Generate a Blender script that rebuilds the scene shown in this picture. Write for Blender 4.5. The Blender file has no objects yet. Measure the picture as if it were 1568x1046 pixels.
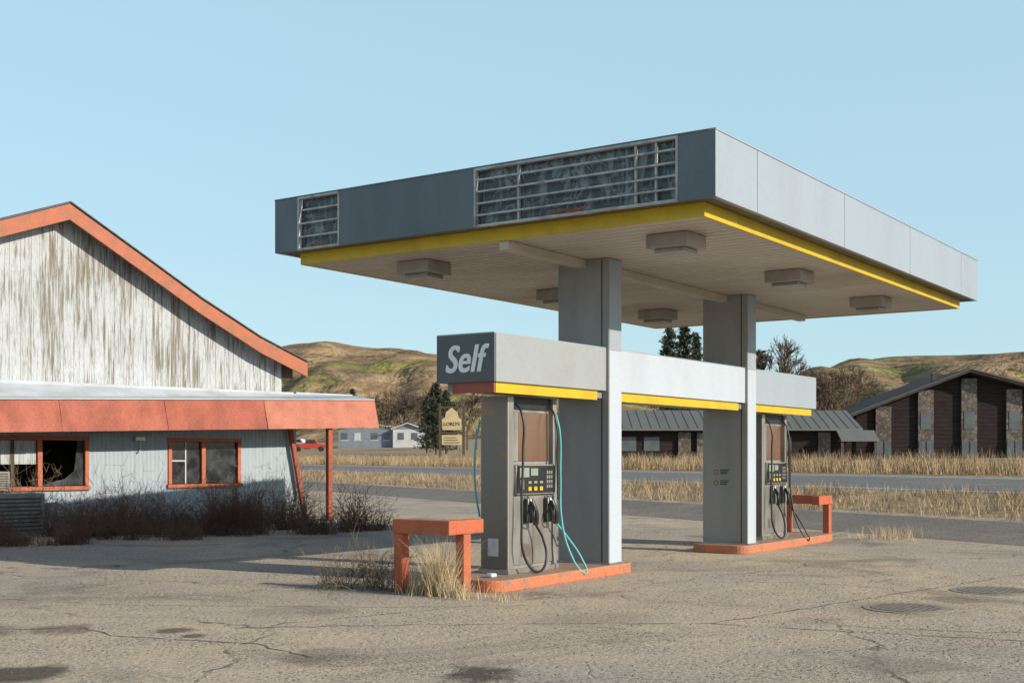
import bpy, math, random
import numpy as np
from mathutils import Vector, Matrix
random.seed(7); rng=np.random.default_rng(11)
scene=bpy.context.scene
H=1.6; YAW=math.radians(34.6); CY,SY=math.cos(YAW),math.sin(YAW)
def C(L,D,z=0.0):            # camera-heading frame -> world
    return (CY*D+SY*L, SY*D-CY*L, z)
RS,RC=0.893,0.449
def SE(s,e):                 # highway frame -> (L,D)
    return (RS*s-RC*e, RC*s+RS*e)
PS=[-3000,-200,-60,0,17,17.8,19,20.6,21,24,24.7,31.5,33,38,65,80,200,600,2500]
PZ=[0,0,0,0,0,.04,.1,.26,.30,.64,.70,.94,.98,1.05,1.5,1.8,6,12,20]
def zt(s,e):
    z=float(np.interp(s,PS,PZ))
    k=min(max((s-36)/14,0),1)
    return z+k*min(max(0,e-80),500)*.012
def ztLD(L,D):
    return zt(RS*L+RC*D, -RC*L+RS*D)

# ---------------------------------------------------------------- materials
def newmat(name):
    m=bpy.data.materials.new(name); m.use_nodes=True
    nt=m.node_tree; b=nt.nodes["Principled BSDF"]
    return m,nt,b
def coords(nt,stretch=(1,1,1),kind='Object'):
    tc=nt.nodes.new('ShaderNodeTexCoord'); mp=nt.nodes.new('ShaderNodeMapping')
    mp.inputs['Scale'].default_value=stretch
    nt.links.new(tc.outputs[kind],mp.inputs['Vector']); return mp.outputs['Vector']
def noise(nt,vec,scale,detail=6,rough=.6,dist=0):
    n=nt.nodes.new('ShaderNodeTexNoise'); n.inputs['Scale'].default_value=scale
    n.inputs['Detail'].default_value=detail; n.inputs['Roughness'].default_value=rough
    n.inputs['Distortion'].default_value=dist
    nt.links.new(vec,n.inputs['Vector']); return n.outputs['Fac']
def ramp(nt,fac,lo,hi,a=0.0,b=1.0):
    r=nt.nodes.new('ShaderNodeMapRange'); r.inputs['From Min'].default_value=lo; r.inputs['From Max'].default_value=hi
    r.inputs['To Min'].default_value=a; r.inputs['To Max'].default_value=b
    nt.links.new(fac,r.inputs['Value']); return r.outputs['Result']
def mix(nt,fac,c1,c2,mode='MIX'):
    m=nt.nodes.new('ShaderNodeMix'); m.data_type='RGBA'; m.blend_type=mode
    if isinstance(fac,(int,float)): m.inputs[0].default_value=fac
    else: nt.links.new(fac,m.inputs[0])
    for i,c in ((6,c1),(7,c2)):
        if isinstance(c,tuple): m.inputs[i].default_value=(c[0],c[1],c[2],1)
        else: nt.links.new(c,m.inputs[i])
    return m.outputs[2]
def mth(nt,op,a,b):
    m=nt.nodes.new('ShaderNodeMath'); m.operation=op
    for i,v in ((0,a),(1,b)):
        if isinstance(v,(int,float)): m.inputs[i].default_value=v
        else: nt.links.new(v,m.inputs[i])
    return m.outputs[0]
def bump(nt,b,h,strength,dist=.02):
    n=nt.nodes.new('ShaderNodeBump'); n.inputs['Strength'].default_value=strength; n.inputs['Distance'].default_value=dist
    nt.links.new(h,n.inputs['Height']); nt.links.new(n.outputs['Normal'],b.inputs['Normal'])
def M(name,c1,c2=None,scale=3,rough=.6,metal=0,bmp=0,stretch=(1,1,1),lo=.45,hi=.7,spec=.5,fine=.04):
    m,nt,b=newmat(name)
    if c2 is None: c2=tuple(x*.7 for x in c1)
    v=coords(nt,stretch); n=noise(nt,v,scale,8,.62)
    col=mix(nt,ramp(nt,n,lo,hi),c1,c2)
    n2=noise(nt,coords(nt),scale*14,4)
    col=mix(nt,fine,col,mix(nt,ramp(nt,n2,.3,.7),(.0,.0,.0),(1,1,1)),'OVERLAY')
    nt.links.new(col,b.inputs['Base Color'])
    b.inputs['Metallic'].default_value=metal; b.inputs['Specular IOR Level'].default_value=spec
    nt.links.new(ramp(nt,n,.3,.8,rough*.85,min(1,rough*1.2)),b.inputs['Roughness'])
    if bmp: bump(nt,b,n2,bmp,.01)
    return m
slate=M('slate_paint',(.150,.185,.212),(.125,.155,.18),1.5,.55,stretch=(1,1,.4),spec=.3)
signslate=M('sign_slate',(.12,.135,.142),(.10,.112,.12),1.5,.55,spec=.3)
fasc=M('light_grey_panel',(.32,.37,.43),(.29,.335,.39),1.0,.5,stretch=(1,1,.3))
whitep=M('white_panel',(.46,.52,.60),(.41,.46,.53),1.2,.5,stretch=(1,1,.3))
colm=M('column_grey',(.29,.285,.28),(.23,.22,.21),.9,.55,stretch=(1.5,1.5,.35))
yellow=M('yellow_paint',(.60,.42,.012),(.48,.33,.02),2,.5)
ceilm=M('ceiling_deck',(.52,.47,.40),(.38,.32,.25),.6,.55,stretch=(1,.4,1))
darkm=M('dark_gap',(.03,.03,.03))
lightbox=M('light_housing',(.33,.30,.27),(.25,.22,.2),3,.5)
lens=M('light_lens',(.25,.23,.2),(.2,.18,.16),3,.3)
rail=M('white_rail',(.50,.52,.52),(.25,.25,.24),6,.5)
orange=M('orange_paint',(.50,.125,.052),(.36,.105,.055),4,.6,bmp=.3,fine=.2)
orange_k=M('orange_kerb_paint',(.54,.17,.08),(.30,.18,.12),5,.75,bmp=.5,fine=.4,lo=.5,hi=.66)
kerb_top=M('worn_kerb_top',(.36,.22,.15),(.27,.24,.20),4,.85,bmp=.5,fine=.4)
steel=M('stainless',(.42,.41,.39),(.25,.22,.19),3,.35,metal=.6,stretch=(1,1,.4))
copper=M('copper_tint_panel',(.34,.20,.13),(.20,.14,.11),1.6,.25,metal=.6,stretch=(1,1,.6))
pumpgrey=M('pump_grey',(.30,.29,.27),(.17,.155,.14),3,.5,metal=.2,stretch=(1,1,.4))
pumpside=M('pump_side',(.20,.175,.15),(.42,.17,.08),1.1,.35,metal=.4,stretch=(.6,.6,1.3),lo=.5,hi=.60)  # orange patches paint the guard rail's reflection into the metal
black=M('black_plastic',(.018,.018,.018),(.03,.03,.03),5,.4)
teal=M('teal_rubber',(.10,.42,.45),(.08,.34,.37),5,.45)
paper=M('paper',(.6,.62,.64),(.5,.5,.5),8,.8)
lcd=M('lcd',(.28,.32,.26),(.22,.25,.2),9,.2)
redp=M('red_paint',(.45,.05,.03),(.3,.04,.03),5,.5)
rust=M('rust',(.35,.09,.04),(.15,.06,.04),9,.8)
txtm=M('sign_white',(.85,.87,.88),(.80,.82,.84),3,.5)
# film
m,nt,b=newmat('crumpled_film'); v=coords(nt,(1,1,1)); n=noise(nt,v,1.9,3,.5,2.0); n2=noise(nt,coords(nt,(1,2.2,.6)),2.6,3,.6,1.4)
f=ramp(nt,mth(nt,'ABSOLUTE',mth(nt,'SUBTRACT',n,.5),0),0,.022,.6,0)
col=mix(nt,ramp(nt,n2,.48,.62),(.055,.074,.086),(.20,.245,.265)); col=mix(nt,f,col,(.34,.39,.41))
nt.links.new(col,b.inputs['Base Color']); b.inputs['Roughness'].default_value=.35; bump(nt,b,n,.5,.05); film=m
# peeling boards
m,nt,b=newmat('peeling_white_boards')
v=coords(nt,(1,1,1)); st=noise(nt,coords(nt,(8,1,.45)),1.6,8,.72); st2=noise(nt,coords(nt,(26,1,.8)),1.5,6,.7); big=noise(nt,coords(nt,(1,1,.5)),.9,3)
sep=nt.nodes.new('ShaderNodeSeparateXYZ'); nt.links.new(v,sep.inputs[0])
fr=mth(nt,'FRACT',mth(nt,'MULTIPLY',sep.outputs['X'],4.2),0)
line=ramp(nt,mth(nt,'ABSOLUTE',mth(nt,'SUBTRACT',fr,.5),0),.465,.49)
bid=mth(nt,'FLOOR',mth(nt,'ADD',mth(nt,'MULTIPLY',sep.outputs['X'],4.2),0),0)
wn=nt.nodes.new('ShaderNodeTexWhiteNoise'); wn.noise_dimensions='1D'; nt.links.new(bid,wn.inputs['W'])
thr=mth(nt,'ADD',mth(nt,'MULTIPLY',st,.5),mth(nt,'ADD',mth(nt,'MULTIPLY',st2,.38),mth(nt,'ADD',mth(nt,'MULTIPLY',big,.20),mth(nt,'MULTIPLY',wn.outputs['Value'],.04))))
wear=ramp(nt,thr,.562,.612)
wood=mix(nt,ramp(nt,st2,.3,.7),(.27,.245,.19),(.14,.12,.09))
col=mix(nt,wear,mix(nt,ramp(nt,big,.3,.7),(.50,.54,.58),(.43,.455,.47)),wood); col=mix(nt,mth(nt,'MULTIPLY',line,.5),col,(.12,.1,.08))
sp=noise(nt,coords(nt,(34,1,4)),1.2,5,.75); col=mix(nt,mth(nt,'MULTIPLY',ramp(nt,sp,.53,.59),.6),col,(.25,.225,.18))
nt.links.new(col,b.inputs['Base Color']); b.inputs['Roughness'].default_value=.85
bump(nt,b,mth(nt,'ADD',mth(nt,'MULTIPLY',wear,-.5),mth(nt,'MULTIPLY',line,-1)),.5,.02); peel=m
# corrugated white
m,nt,b=newmat('corrugated_white')
v=coords(nt); sep=nt.nodes.new('ShaderNodeSeparateXYZ'); nt.links.new(v,sep.inputs[0])
w=mth(nt,'SINE',mth(nt,'MULTIPLY',sep.outputs['X'],62),0)
n=noise(nt,coords(nt,(5,1,.5)),1.4,7); n3=noise(nt,v,1.1,5)
col=mix(nt,ramp(nt,n,.5,.75),(.36,.43,.48),(.29,.31,.32)); col=mix(nt,mth(nt,'MULTIPLY',ramp(nt,w,.3,1),.18),col,(.14,.16,.18))
col=mix(nt,mth(nt,'MULTIPLY',ramp(nt,n3,.6,.75),.35),col,(.3,.24,.18))
nt.links.new(col,b.inputs['Base Color']); b.inputs['Roughness'].default_value=.6; bump(nt,b,w,.5,.012); corr=m
oranged=M('orange_sheet',(.34,.062,.024),(.22,.055,.03),2.2,.6,bmp=.2,fine=.3,stretch=(1,1,.5))
orangel=M('orange_sheet_faded',(.44,.135,.075),(.34,.11,.065),2.2,.6,bmp=.2,fine=.2)
barge=M('orange_bargeboard',(.44,.13,.065),(.30,.15,.10),5,.7,bmp=.4,fine=.3)
flash=M('white_flashing',(.44,.49,.54),(.31,.345,.37),2,.5,stretch=(.6,1,1))
shingle=M('dark_shingle',(.10,.095,.09),(.05,.05,.05),8,.9,bmp=.6)
# glass
m,nt,b=newmat('dusty_window_glass'); b.inputs['Roughness'].default_value=.08
n=noise(nt,coords(nt),2.5,6); nt.links.new(mix(nt,ramp(nt,n,.4,.8),(.015,.018,.02),(.09,.10,.11)),b.inputs['Base Color']); nt.links.new(ramp(nt,n,.3,.8,.04,.35),b.inputs['Roughness']); glass=m
# pavement
STAINS=[(-.25,9.15,.34,.9),(-3.7,9.15,.42,.9),(-3.15,11.4,.2,.8),(-2.85,11.1,.14,.8),(-4.9,11.4,.5,.6),(-4.2,11.55,.35,.6),(3.0,9.5,.5,.3),(.9,12.3,.6,.25),(5.4,12.0,.45,.4),(-2.2,12.9,.5,.25),(5.0,13.9,.35,.5),(-1.5,9.9,.4,.4),(4.2,13.1,.75,.3),(-5.4,15.0,.6,.25)]
def asphalt(name,ca,cb,cc,crack=True,big=.16):
    m,nt,b=newmat(name); v=coords(nt)
    n1=noise(nt,v,big,6,.62,.6); n2=noise(nt,v,1.3,8,.7,.3); n3=noise(nt,v,24,6,.75)
    n6=noise(nt,v,.5,5,.6,.4)
    col=mix(nt,ramp(nt,n1,.42,.58),ca,cb); col=mix(nt,ramp(nt,n2,.44,.64),col,cc)
    col=mix(nt,.7,col,mix(nt,ramp(nt,n3,.3,.7),(.08,.08,.08),(.94,.94,.94)),'OVERLAY')
    hgt=n3
    for vs,(p0,p1),am in ((15,(.12,.28),.8),(36,(.14,.32),.65)):
        vo=nt.nodes.new('ShaderNodeTexVoronoi'); vo.inputs['Scale'].default_value=vs; nt.links.new(v,vo.inputs['Vector'])
        peb=ramp(nt,vo.outputs['Distance'],p0,p1,1,0)
        pm=mth(nt,'MULTIPLY',peb,ramp(nt,mth(nt,'ADD',mth(nt,'MULTIPLY',n2,.5),mth(nt,'MULTIPLY',n6,.5)),.44,.55)); col=mix(nt,mth(nt,'MULTIPLY',pm,am),col,(.075,.066,.055)); hgt=mth(nt,'SUBTRACT',hgt,mth(nt,'MULTIPLY',pm,.6))
    if crack:
        st=noise(nt,v,.38,7,.7,.8); col=mix(nt,mth(nt,'MULTIPLY',ramp(nt,st,.53,.66),.55),col,(.17,.15,.12))
        sm=None
        for (l_,d_,r_,a_) in STAINS:
            x_,y_,_=C(l_,d_); vm=nt.nodes.new('ShaderNodeVectorMath'); vm.operation='DISTANCE'; nt.links.new(v,vm.inputs[0]); vm.inputs[1].default_value=(x_,y_,0)
            q=ramp(nt,mth(nt,'ADD',vm.outputs['Value'],mth(nt,'MULTIPLY',mth(nt,'SUBTRACT',n2,.5),r_*3.4)),r_*.6,r_*1.15,a_,0)
            sm=q if sm is None else mth(nt,'MAXIMUM',sm,q)
        col=mix(nt,mth(nt,'MULTIPLY',sm,.9),col,(.05,.042,.033))
        ad=nt.nodes.new('ShaderNodeVectorMath'); ad.operation='ADD'
        nn=nt.nodes.new('ShaderNodeTexNoise'); nn.inputs['Scale'].default_value=.9; nn.inputs['Detail'].default_value=6; nt.links.new(v,nn.inputs['Vector'])
        sc=nt.nodes.new('ShaderNodeVectorMath'); sc.operation='SCALE'; sc.inputs['Scale'].default_value=1.1; nt.links.new(nn.outputs['Color'],sc.inputs[0])
        nt.links.new(v,ad.inputs[0]); nt.links.new(sc.outputs[0],ad.inputs[1])
        for scl,wd,amt in ((.2,.006,.6),(.8,.012,.35)):
            vo=nt.nodes.new('ShaderNodeTexVoronoi'); vo.feature='DISTANCE_TO_EDGE'; vo.inputs['Scale'].default_value=scl; nt.links.new(ad.outputs[0],vo.inputs['Vector'])
            c=ramp(nt,vo.outputs['Distance'],wd*.3,wd,1,0); c=mth(nt,'MULTIPLY',c,ramp(nt,n1 if scl>.5 else n2,.45,.55,0 if scl>.5 else .15,amt))
            col=mix(nt,c,col,(.08,.07,.055)); hgt=mth(nt,'SUBTRACT',hgt,c)
    nt.links.new(col,b.inputs['Base Color']); b.inputs['Roughness'].default_value=.92; b.inputs['Specular IOR Level'].default_value=.2
    bump(nt,b,hgt,.8,.022); return m
fore=asphalt('weathered_pavement',(.58,.48,.35),(.41,.37,.315),(.49,.43,.345))
front=asphalt('side_road_asphalt',(.24,.22,.195),(.28,.25,.215),(.23,.21,.185),False)
hwy=asphalt('highway_asphalt',(.23,.235,.24),(.205,.21,.215),(.24,.24,.24),False)
field=M('dry_field',(.36,.27,.155),(.25,.185,.11),.25,.95,bmp=.5,fine=.4)
paintw=M('road_paint',(.7,.7,.68),(.5,.5,.49),3,.8)
def grassm(name,a,bb,sc=1.2):
    m,nt,b=newmat(name); n=noise(nt,coords(nt),sc,5); nt.links.new(mix(nt,ramp(nt,n,.35,.65),a,bb),b.inputs['Base Color']); b.inputs['Roughness'].default_value=.9; b.inputs['Specular IOR Level'].default_value=.15; return m
straw=grassm('straw_grass',(.52,.40,.245),(.34,.24,.14),.5)
straw2=grassm('straw_bright',(.62,.52,.34),(.44,.34,.20),3)
twig=grassm('reddish_twigs',(.22,.125,.09),(.145,.09,.068),1.5)
twig2=grassm('grey_weed',(.28,.215,.15),(.17,.13,.09),3)
bark=grassm('bark',(.14,.11,.09),(.09,.07,.06),3)
brownbr=grassm('brown_branches',(.19,.14,.10),(.13,.10,.075),.3)
needle=grassm('conifer_needles',(.045,.058,.042),(.085,.095,.06),.6)
# hills
m,nt,b=newmat('hill_field'); v=coords(nt); n=noise(nt,v,.012,5,.55,.5); n2=noise(nt,v,.07,5,.65); n5=noise(nt,v,.026,4,.6,1.0)
sep=nt.nodes.new('ShaderNodeSeparateXYZ'); nt.links.new(v,sep.inputs[0])
hh=mth(nt,'ADD',mth(nt,'MULTIPLY',sep.outputs['Z'],1.25),mth(nt,'MULTIPLY',n,34))
wv=mth(nt,'SINE',hh,0); wv2=mth(nt,'SINE',mth(nt,'ADD',mth(nt,'MULTIPLY',sep.outputs['Z'],.38),mth(nt,'MULTIPLY',n,18)),0)
col=mix(nt,ramp(nt,wv2,.1,.35),(.37,.265,.15),(.25,.235,.085)); col=mix(nt,mth(nt,'MULTIPLY',ramp(nt,n5,.49,.53),.7),col,(.235,.155,.095)); col=mix(nt,mth(nt,'MULTIPLY',ramp(nt,wv,.2,.9),.6),col,(.13,.095,.06))
col=mix(nt,mth(nt,'MULTIPLY',ramp(nt,n2,.53,.66),.5),col,(.43,.34,.21)); nt.links.new(col,b.inputs['Base Color']); b.inputs['Roughness'].default_value=.95; b.inputs['Specular IOR Level'].default_value=.1; bump(nt,b,mth(nt,'ADD',n2,mth(nt,'MULTIPLY',n5,2)),.6,6); hillm=m
# stone, siding
m,nt,b=newmat('river_stone'); v=coords(nt); vo=nt.nodes.new('ShaderNodeTexVoronoi'); vo.inputs['Scale'].default_value=3.2; nt.links.new(v,vo.inputs['Vector'])
vd=nt.nodes.new('ShaderNodeTexVoronoi'); vd.feature='DISTANCE_TO_EDGE'; vd.inputs['Scale'].default_value=3.2; nt.links.new(v,vd.inputs['Vector'])
hs=nt.nodes.new('ShaderNodeSeparateColor'); nt.links.new(vo.outputs['Color'],hs.inputs[0])
col=mix(nt,hs.outputs[0],(.09,.065,.05),(.20,.16,.135)); col=mix(nt,ramp(nt,vd.outputs['Distance'],.02,.08,1,0),col,(.04,.035,.03)); nt.links.new(col,b.inputs['Base Color']); stone=m
m,nt,b=newmat('dark_siding'); v=coords(nt); sep=nt.nodes.new('ShaderNodeSeparateXYZ'); nt.links.new(v,sep.inputs[0])
fr=mth(nt,'FRACT',mth(nt,'MULTIPLY',sep.outputs['Z'],3.5),0); n=noise(nt,coords(nt,(.5,.5,4)),2,5)
col=mix(nt,ramp(nt,n,.4,.7),(.030,.022,.023),(.05,.038,.037)); col=mix(nt,ramp(nt,fr,.85,1),col,(.012,.01,.01)); nt.links.new(col,b.inputs['Base Color']); b.inputs['Roughness'].default_value=.9; b.inputs['Specular IOR Level'].default_value=.1; siding=m
metroof=M('metal_roof',(.15,.16,.155),(.12,.13,.125),.8,.7,stretch=(1,.2,.2))
bluew=M('blue_grey_siding',(.21,.25,.29),(.17,.2,.24),1,.8)
whiteh=M('white_siding',(.55,.57,.58),(.48,.48,.48),1,.8)
tan=M('tan_sign',(.60,.47,.27),(.48,.38,.22),2,.7)
woodp=M('wood_post',(.10,.07,.05),(.06,.045,.035),4,.9)
tyre=M('tyre',(.02,.02,.02))
ironm=M('cast_iron',(.30,.25,.20),(.17,.14,.11),12,.85,bmp=.6,fine=.6)

# ---------------------------------------------------------------- geometry helpers
col_=scene.collection
def grp(name,loc=(0,0,0),rz=0):
    e=bpy.data.objects.new(name,None); e.empty_display_size=.3; e.location=loc; e.rotation_euler=(0,0,rz); col_.objects.link(e); return e
def mesh(name,verts,faces,mat,parent=None,smooth=False):
    me=bpy.data.meshes.new(name); me.from_pydata([tuple(v) for v in verts],[],faces); me.update()
    for mm in (mat if isinstance(mat,list) else [mat]): me.materials.append(mm)
    if smooth:
        for p in me.polygons: p.use_smooth=True
    o=bpy.data.objects.new(name,me); col_.objects.link(o)
    if parent: o.parent=parent
    return o
BF=[(0,3,2,1),(4,5,6,7),(0,1,5,4),(1,2,6,5),(2,3,7,6),(3,0,4,7)]
def box(p,name,x0,x1,y0,y1,z0,z1,mat,bev=0):
    v=[(x0,y0,z0),(x1,y0,z0),(x1,y1,z0),(x0,y1,z0),(x0,y0,z1),(x1,y0,z1),(x1,y1,z1),(x0,y1,z1)]
    o=mesh(name,v,BF,mat,p)
    if bev:
        md=o.modifiers.new('bevel','BEVEL'); md.width=bev; md.segments=2; md.limit_method='ANGLE'
    return o
def hexa(p,name,v,mat): return mesh(name,v,BF,mat,p)
def prism(p,name,outline,z0,z1,mat,bev=0,mats=None):
    n=len(outline); v=[(x,y,z0) for x,y in outline]+[(x,y,z1) for x,y in outline]
    f=[tuple(range(n-1,-1,-1)),tuple(range(n,2*n))]+[(i,(i+1)%n,n+(i+1)%n,n+i) for i in range(n)]
    o=mesh(name,v,f,mat,p)
    if mats: o.data.materials.append(mats); o.data.polygons[1].material_index=1
    if bev:
        md=o.modifiers.new('bevel','BEVEL'); md.width=bev; md.segments=3; md.limit_method='ANGLE'
    return o
def xzprism(p,name,outline,y0,y1,mat):
    n=len(outline); v=[(x,y0,z) for x,z in outline]+[(x,y1,z) for x,z in outline]
    f=[tuple(range(n)),tuple(range(2*n-1,n-1,-1))]+[((i+1)%n,i,n+i,n+(i+1)%n) for i in range(n)]
    return mesh(name,v,f,mat,p)
def slab(p,name,pts,th,y0,y1,mat,up=0):
    n=len(pts); v=[]
    for x,z in pts: v+= [(x,y0,z+up),(x,y1,z+up),(x,y1,z+up-th),(x,y0,z+up-th)]
    f=[(0,1,2,3),(4*(n-1)+3,4*(n-1)+2,4*(n-1)+1,4*(n-1))]
    for i in range(n-1):
        a,b_=4*i,4*i+4
        for k in range(4): f.append((a+k,b_+k,b_+(k+1)%4,a+(k+1)%4))
    return mesh(name,v,f,mat,p)
def tube(p,name,pts,r,mat,res=4,bez=True):
    cu=bpy.data.curves.new(name,'CURVE'); cu.dimensions='3D'; cu.bevel_depth=r; cu.bevel_resolution=res; cu.use_fill_caps=True
    s=cu.splines.new('BEZIER'); s.bezier_points.add(len(pts)-1)
    for bp,q in zip(s.bezier_points,pts): bp.co=q; bp.handle_left_type=bp.handle_right_type='AUTO'
    cu.materials.append(mat); o=bpy.data.objects.new(name,cu); col_.objects.link(o)
    if p: o.parent=p
    return o
def fastmesh(name,V,F,mat,parent=None):
    V=np.asarray(V,dtype=np.float32).reshape(-1,3); F=np.asarray(F,dtype=np.int32); k=F.shape[1]
    me=bpy.data.meshes.new(name); me.vertices.add(len(V)); me.vertices.foreach_set('co',V.ravel())
    me.loops.add(F.size); me.loops.foreach_set('vertex_index',F.ravel())
    me.polygons.add(len(F)); me.polygons.foreach_set('loop_start',np.arange(0,F.size,k,dtype=np.int32))
    me.polygons.foreach_set('loop_total',np.full(len(F),k,dtype=np.int32))
    me.update(calc_edges=True); me.validate()
    for mm in (mat if isinstance(mat,list) else [mat]): me.materials.append(mm)
    o=bpy.data.objects.new(name,me); col_.objects.link(o)
    if parent: o.parent=parent
    return o
def ribbons(name,base,length,lean,curve,width,mat,seg=3,parent=None):
    base=np.asarray(base,float); N=len(base); az=rng.uniform(0,2*np.pi,N); sa=rng.uniform(0,2*np.pi,N)
    dirv=np.stack([np.cos(az),np.sin(az),np.zeros(N)],1); side=np.stack([np.cos(sa),np.sin(sa),np.zeros(N)],1)
    V=np.zeros((N,seg+1,2,3))
    for k in range(seg+1):
        u=k/seg; h=length*(u-.35*np.abs(curve)*u*u); d=length*(lean*u+curve*u*u)
        c=base+dirv*d[:,None]+np.array([0,0,1])*h[:,None]; w=(width*(1-.85*u)/2)
        V[:,k,0]=c-side*w[:,None]; V[:,k,1]=c+side*w[:,None]
    idx=np.arange(N)[:,None]*(seg+1)*2; F=[]
    for k in range(seg):
        F.append(np.concatenate([idx+2*k,idx+2*k+1,idx+2*k+3,idx+2*k+2],1))
    return fastmesh(name,V.reshape(-1,3),np.concatenate(F),mat,parent)
def segs3(name,P,Q,r0,r1,mat,parent=None):  # tri prisms
    P=np.asarray(P,float);Q=np.asarray(Q,float); r0=np.asarray(r0)[:,None]; r1=np.asarray(r1)[:,None]
    d=Q-P; d/=np.linalg.norm(d,axis=1)[:,None]+1e-9; a=np.cross(d,[.31,.2,.93]); a/=np.linalg.norm(a,axis=1)[:,None]+1e-9; bb=np.cross(d,a)
    V=np.zeros((len(P),6,3))
    for k in range(3):
        t=k*2.0944; o=a*math.cos(t)+bb*math.sin(t); V[:,k]=P+o*r0; V[:,3+k]=Q+o*r1
    i=np.arange(len(P))[:,None]*6
    F=np.concatenate([np.concatenate([i+k,i+(k+1)%3,i+3+(k+1)%3,i+3+k],1) for k in range(3)])
    return fastmesh(name,V.reshape(-1,3),F,mat,parent)

# ---------------------------------------------------------------- terrain
def sheet(name,ss,es,mat,off=0.0,parent=None):
    V=[];F=[]
    for s in ss:
        for e in es:
            L,D=SE(s,e); V.append(C(L,D,zt(s,e)+off))
    n=len(es)
    for i in range(len(ss)-1):
        for j in range(n-1): F.append((i*n+j,(i+1)*n+j,(i+1)*n+j+1,i*n+j+1))
    return mesh(name,V,F,mat,parent)
allS=sorted(set(PS+[36,40,43,46,50,57,110,150,300,400]))
allE=[-2500,-800,-300,-100,0,40,80,120,160,200,260,320,400,500,580,1200,3000]
sheet('ground',allS,allE,field)
nearE=[-80,-30,0,40,80,160,400]
sheet('forecourt_pavement',[-60,0,17,17.8,19,20.6,21],nearE,fore,.004)
sheet('side_road',[17.8,19,20.6],nearE,front,.008)
hw=sheet('highway',[24.7,31.5],nearE+[900],hwy,.004)
for k,(s0,s1) in enumerate(((25.0,25.16),(31.0,31.2))): sheet('edge_line_%d'%k,[s0,s1],nearE+[900],paintw,.008,hw)
sheet('centre_line',[28.0,28.12],nearE+[900],M('yellow_line',(.5,.35,.05)),.008,hw)

# hills
def ridge(xp):
    X=[-1200,-400,100,435,560,665,800,950,1080,1180,1230,1280,1330,1420,1500,1568,2100,3000]
    Y=[560,545,535,533,535,541,556,575,604,600,578,560,548,543,545,542,560,600]
    return float(np.interp(xp,X,Y))
V=[];F=[]; nx,ny=300,70
for i in range(nx):
    xp=-1200+4200*i/(nx-1); r=(xp-784)/1900
    zr=1.6+(700-sum(ridge(xp+d) for d in (-60,-30,0,30,60))/5)*560/1900
    for j in range(ny):
        u=j/(ny-1); D=250+520*u; q=min(1,(D-250)/310)
        prof=zr*(.25*q+.75*(3*q*q-2*q**3)) if D<=560 else zr-(D-560)*.08
        und=3.4*math.sin(r*D*.035+D*.021)+2.4*math.sin(D*.05-r*D*.09+1)+1.5*math.sin(r*D*.17+D*.03)+.9*math.sin(r*D*.33-D*.05)
        V.append(C(r*D,D,prof+und*math.sin(q*math.pi)-1.5*(1-q)))
for i in range(nx-1):
    for j in range(ny-1): F.append((i*ny+j,(i+1)*ny+j,(i+1)*ny+j+1,i*ny+j+1))
mesh('hills',V,F,hillm,None,True)

# ---------------------------------------------------------------- canopy
A0,A1,B0,B1=12.42,23.48,5.87,12.6; ZB,ZT,ZC=4.45,5.18,4.30
can=grp('gas_station_canopy')
for k,(p,q) in enumerate(((B0+.0,6.325),(9.14,11.39),(12.16,B1))):
    box(can,'end_panel_%d'%k,A0,A0+.07,p,q,ZB,ZT,slate)
fj=[A0+.0,13.55,16.48,19.42,22.36,A1]
for i in range(5):
    box(can,'side_panel_%d'%i,fj[i]+(.073 if i==0 else .006),fj[i+1]-.006,B0-.003,B0+.06,ZB,ZT-.002,fasc)
    box(can,'back_panel_%d'%i,fj[i]+(.073 if i==0 else .006),fj[i+1]-.006,B1-.06,B1+.003,ZB,ZT-.002,fasc)
box(can,'corner_trim',A0-.004,A0+.07,B0-.005,B0-.001,ZB,ZT,fasc)
box(can,'far_panel',A1-.06,A1,B0+.065,B1-.065,ZB,ZT,slate)
box(can,'inner_backing',A0+.2,A1-.07,B0+.07,B1-.07,ZB+.06,ZT-.1,darkm)
box(can,'soffit_lip',A0+.075,A1-.065,B0+.065,B1-.065,ZB+.012,ZB+.05,M('soffit_dark',(.14,.12,.09)))
box(can,'cap_side',A0-.01,A1+.01,B0-.012,B0+.07,ZT+.0005,ZT+.018,fasc)
box(can,'cap_end',A0-.01,A0+.08,B0+.071,B1,ZT+.0005,ZT+.018,slate)
for nm,(p,q),vs in (('large',(6.325,9.14),(6.62,6.88,8.5,)),('small',(11.39,12.16),())):
    box(can,nm+'_sign_film',A0+.09,A0+.1,p,q,ZB,ZT-.001,film)
    box(can,nm+'_frame_top',A0-.012,A0+.06,p,q,ZT-.03,ZT-.003,rail)
    box(can,nm+'_frame_bottom',A0-.012,A0+.06,p,q,ZB+.001,ZB+.025,rail)
    for s_,(u0,u1) in enumerate(((p,p+.025),(q-.025,q))): box(can,nm+'_frame_side_%d'%s_,A0-.01,A0+.058,u0,u1,ZB+.026,ZT-.031,rail)
    nr=4 if nm=='large' else 3
    for i in range(nr):
        z=ZB+(ZT-ZB)*(i+1)/(nr+1)
        box(can,nm+'_rail_%d'%i,A0+.0,A0+.03,p+.026,q-.026,z-.010,z+.010,rail)
    for i,bb in enumerate(vs): box(can,nm+'_stile_%d'%i,A0+.032,A0+.065,bb-.012,bb+.012,ZB+.026,ZT-.031,rail)
tube(can,'rusty_scrap',[(A0-.02,8.0,ZB+.05),(A0-.03,7.85,ZB+.07),(A0-.03,7.7,ZB+.045),(A0-.02,7.5,ZB+.07)],.014,rust,2)
tube(can,'rusty_scrap_2',[(A0-.02,11.9,ZB+.04),(A0-.03,11.75,ZB+.055),(A0-.02,11.6,ZB+.045)],.011,rust,2)
I=.25
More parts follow.
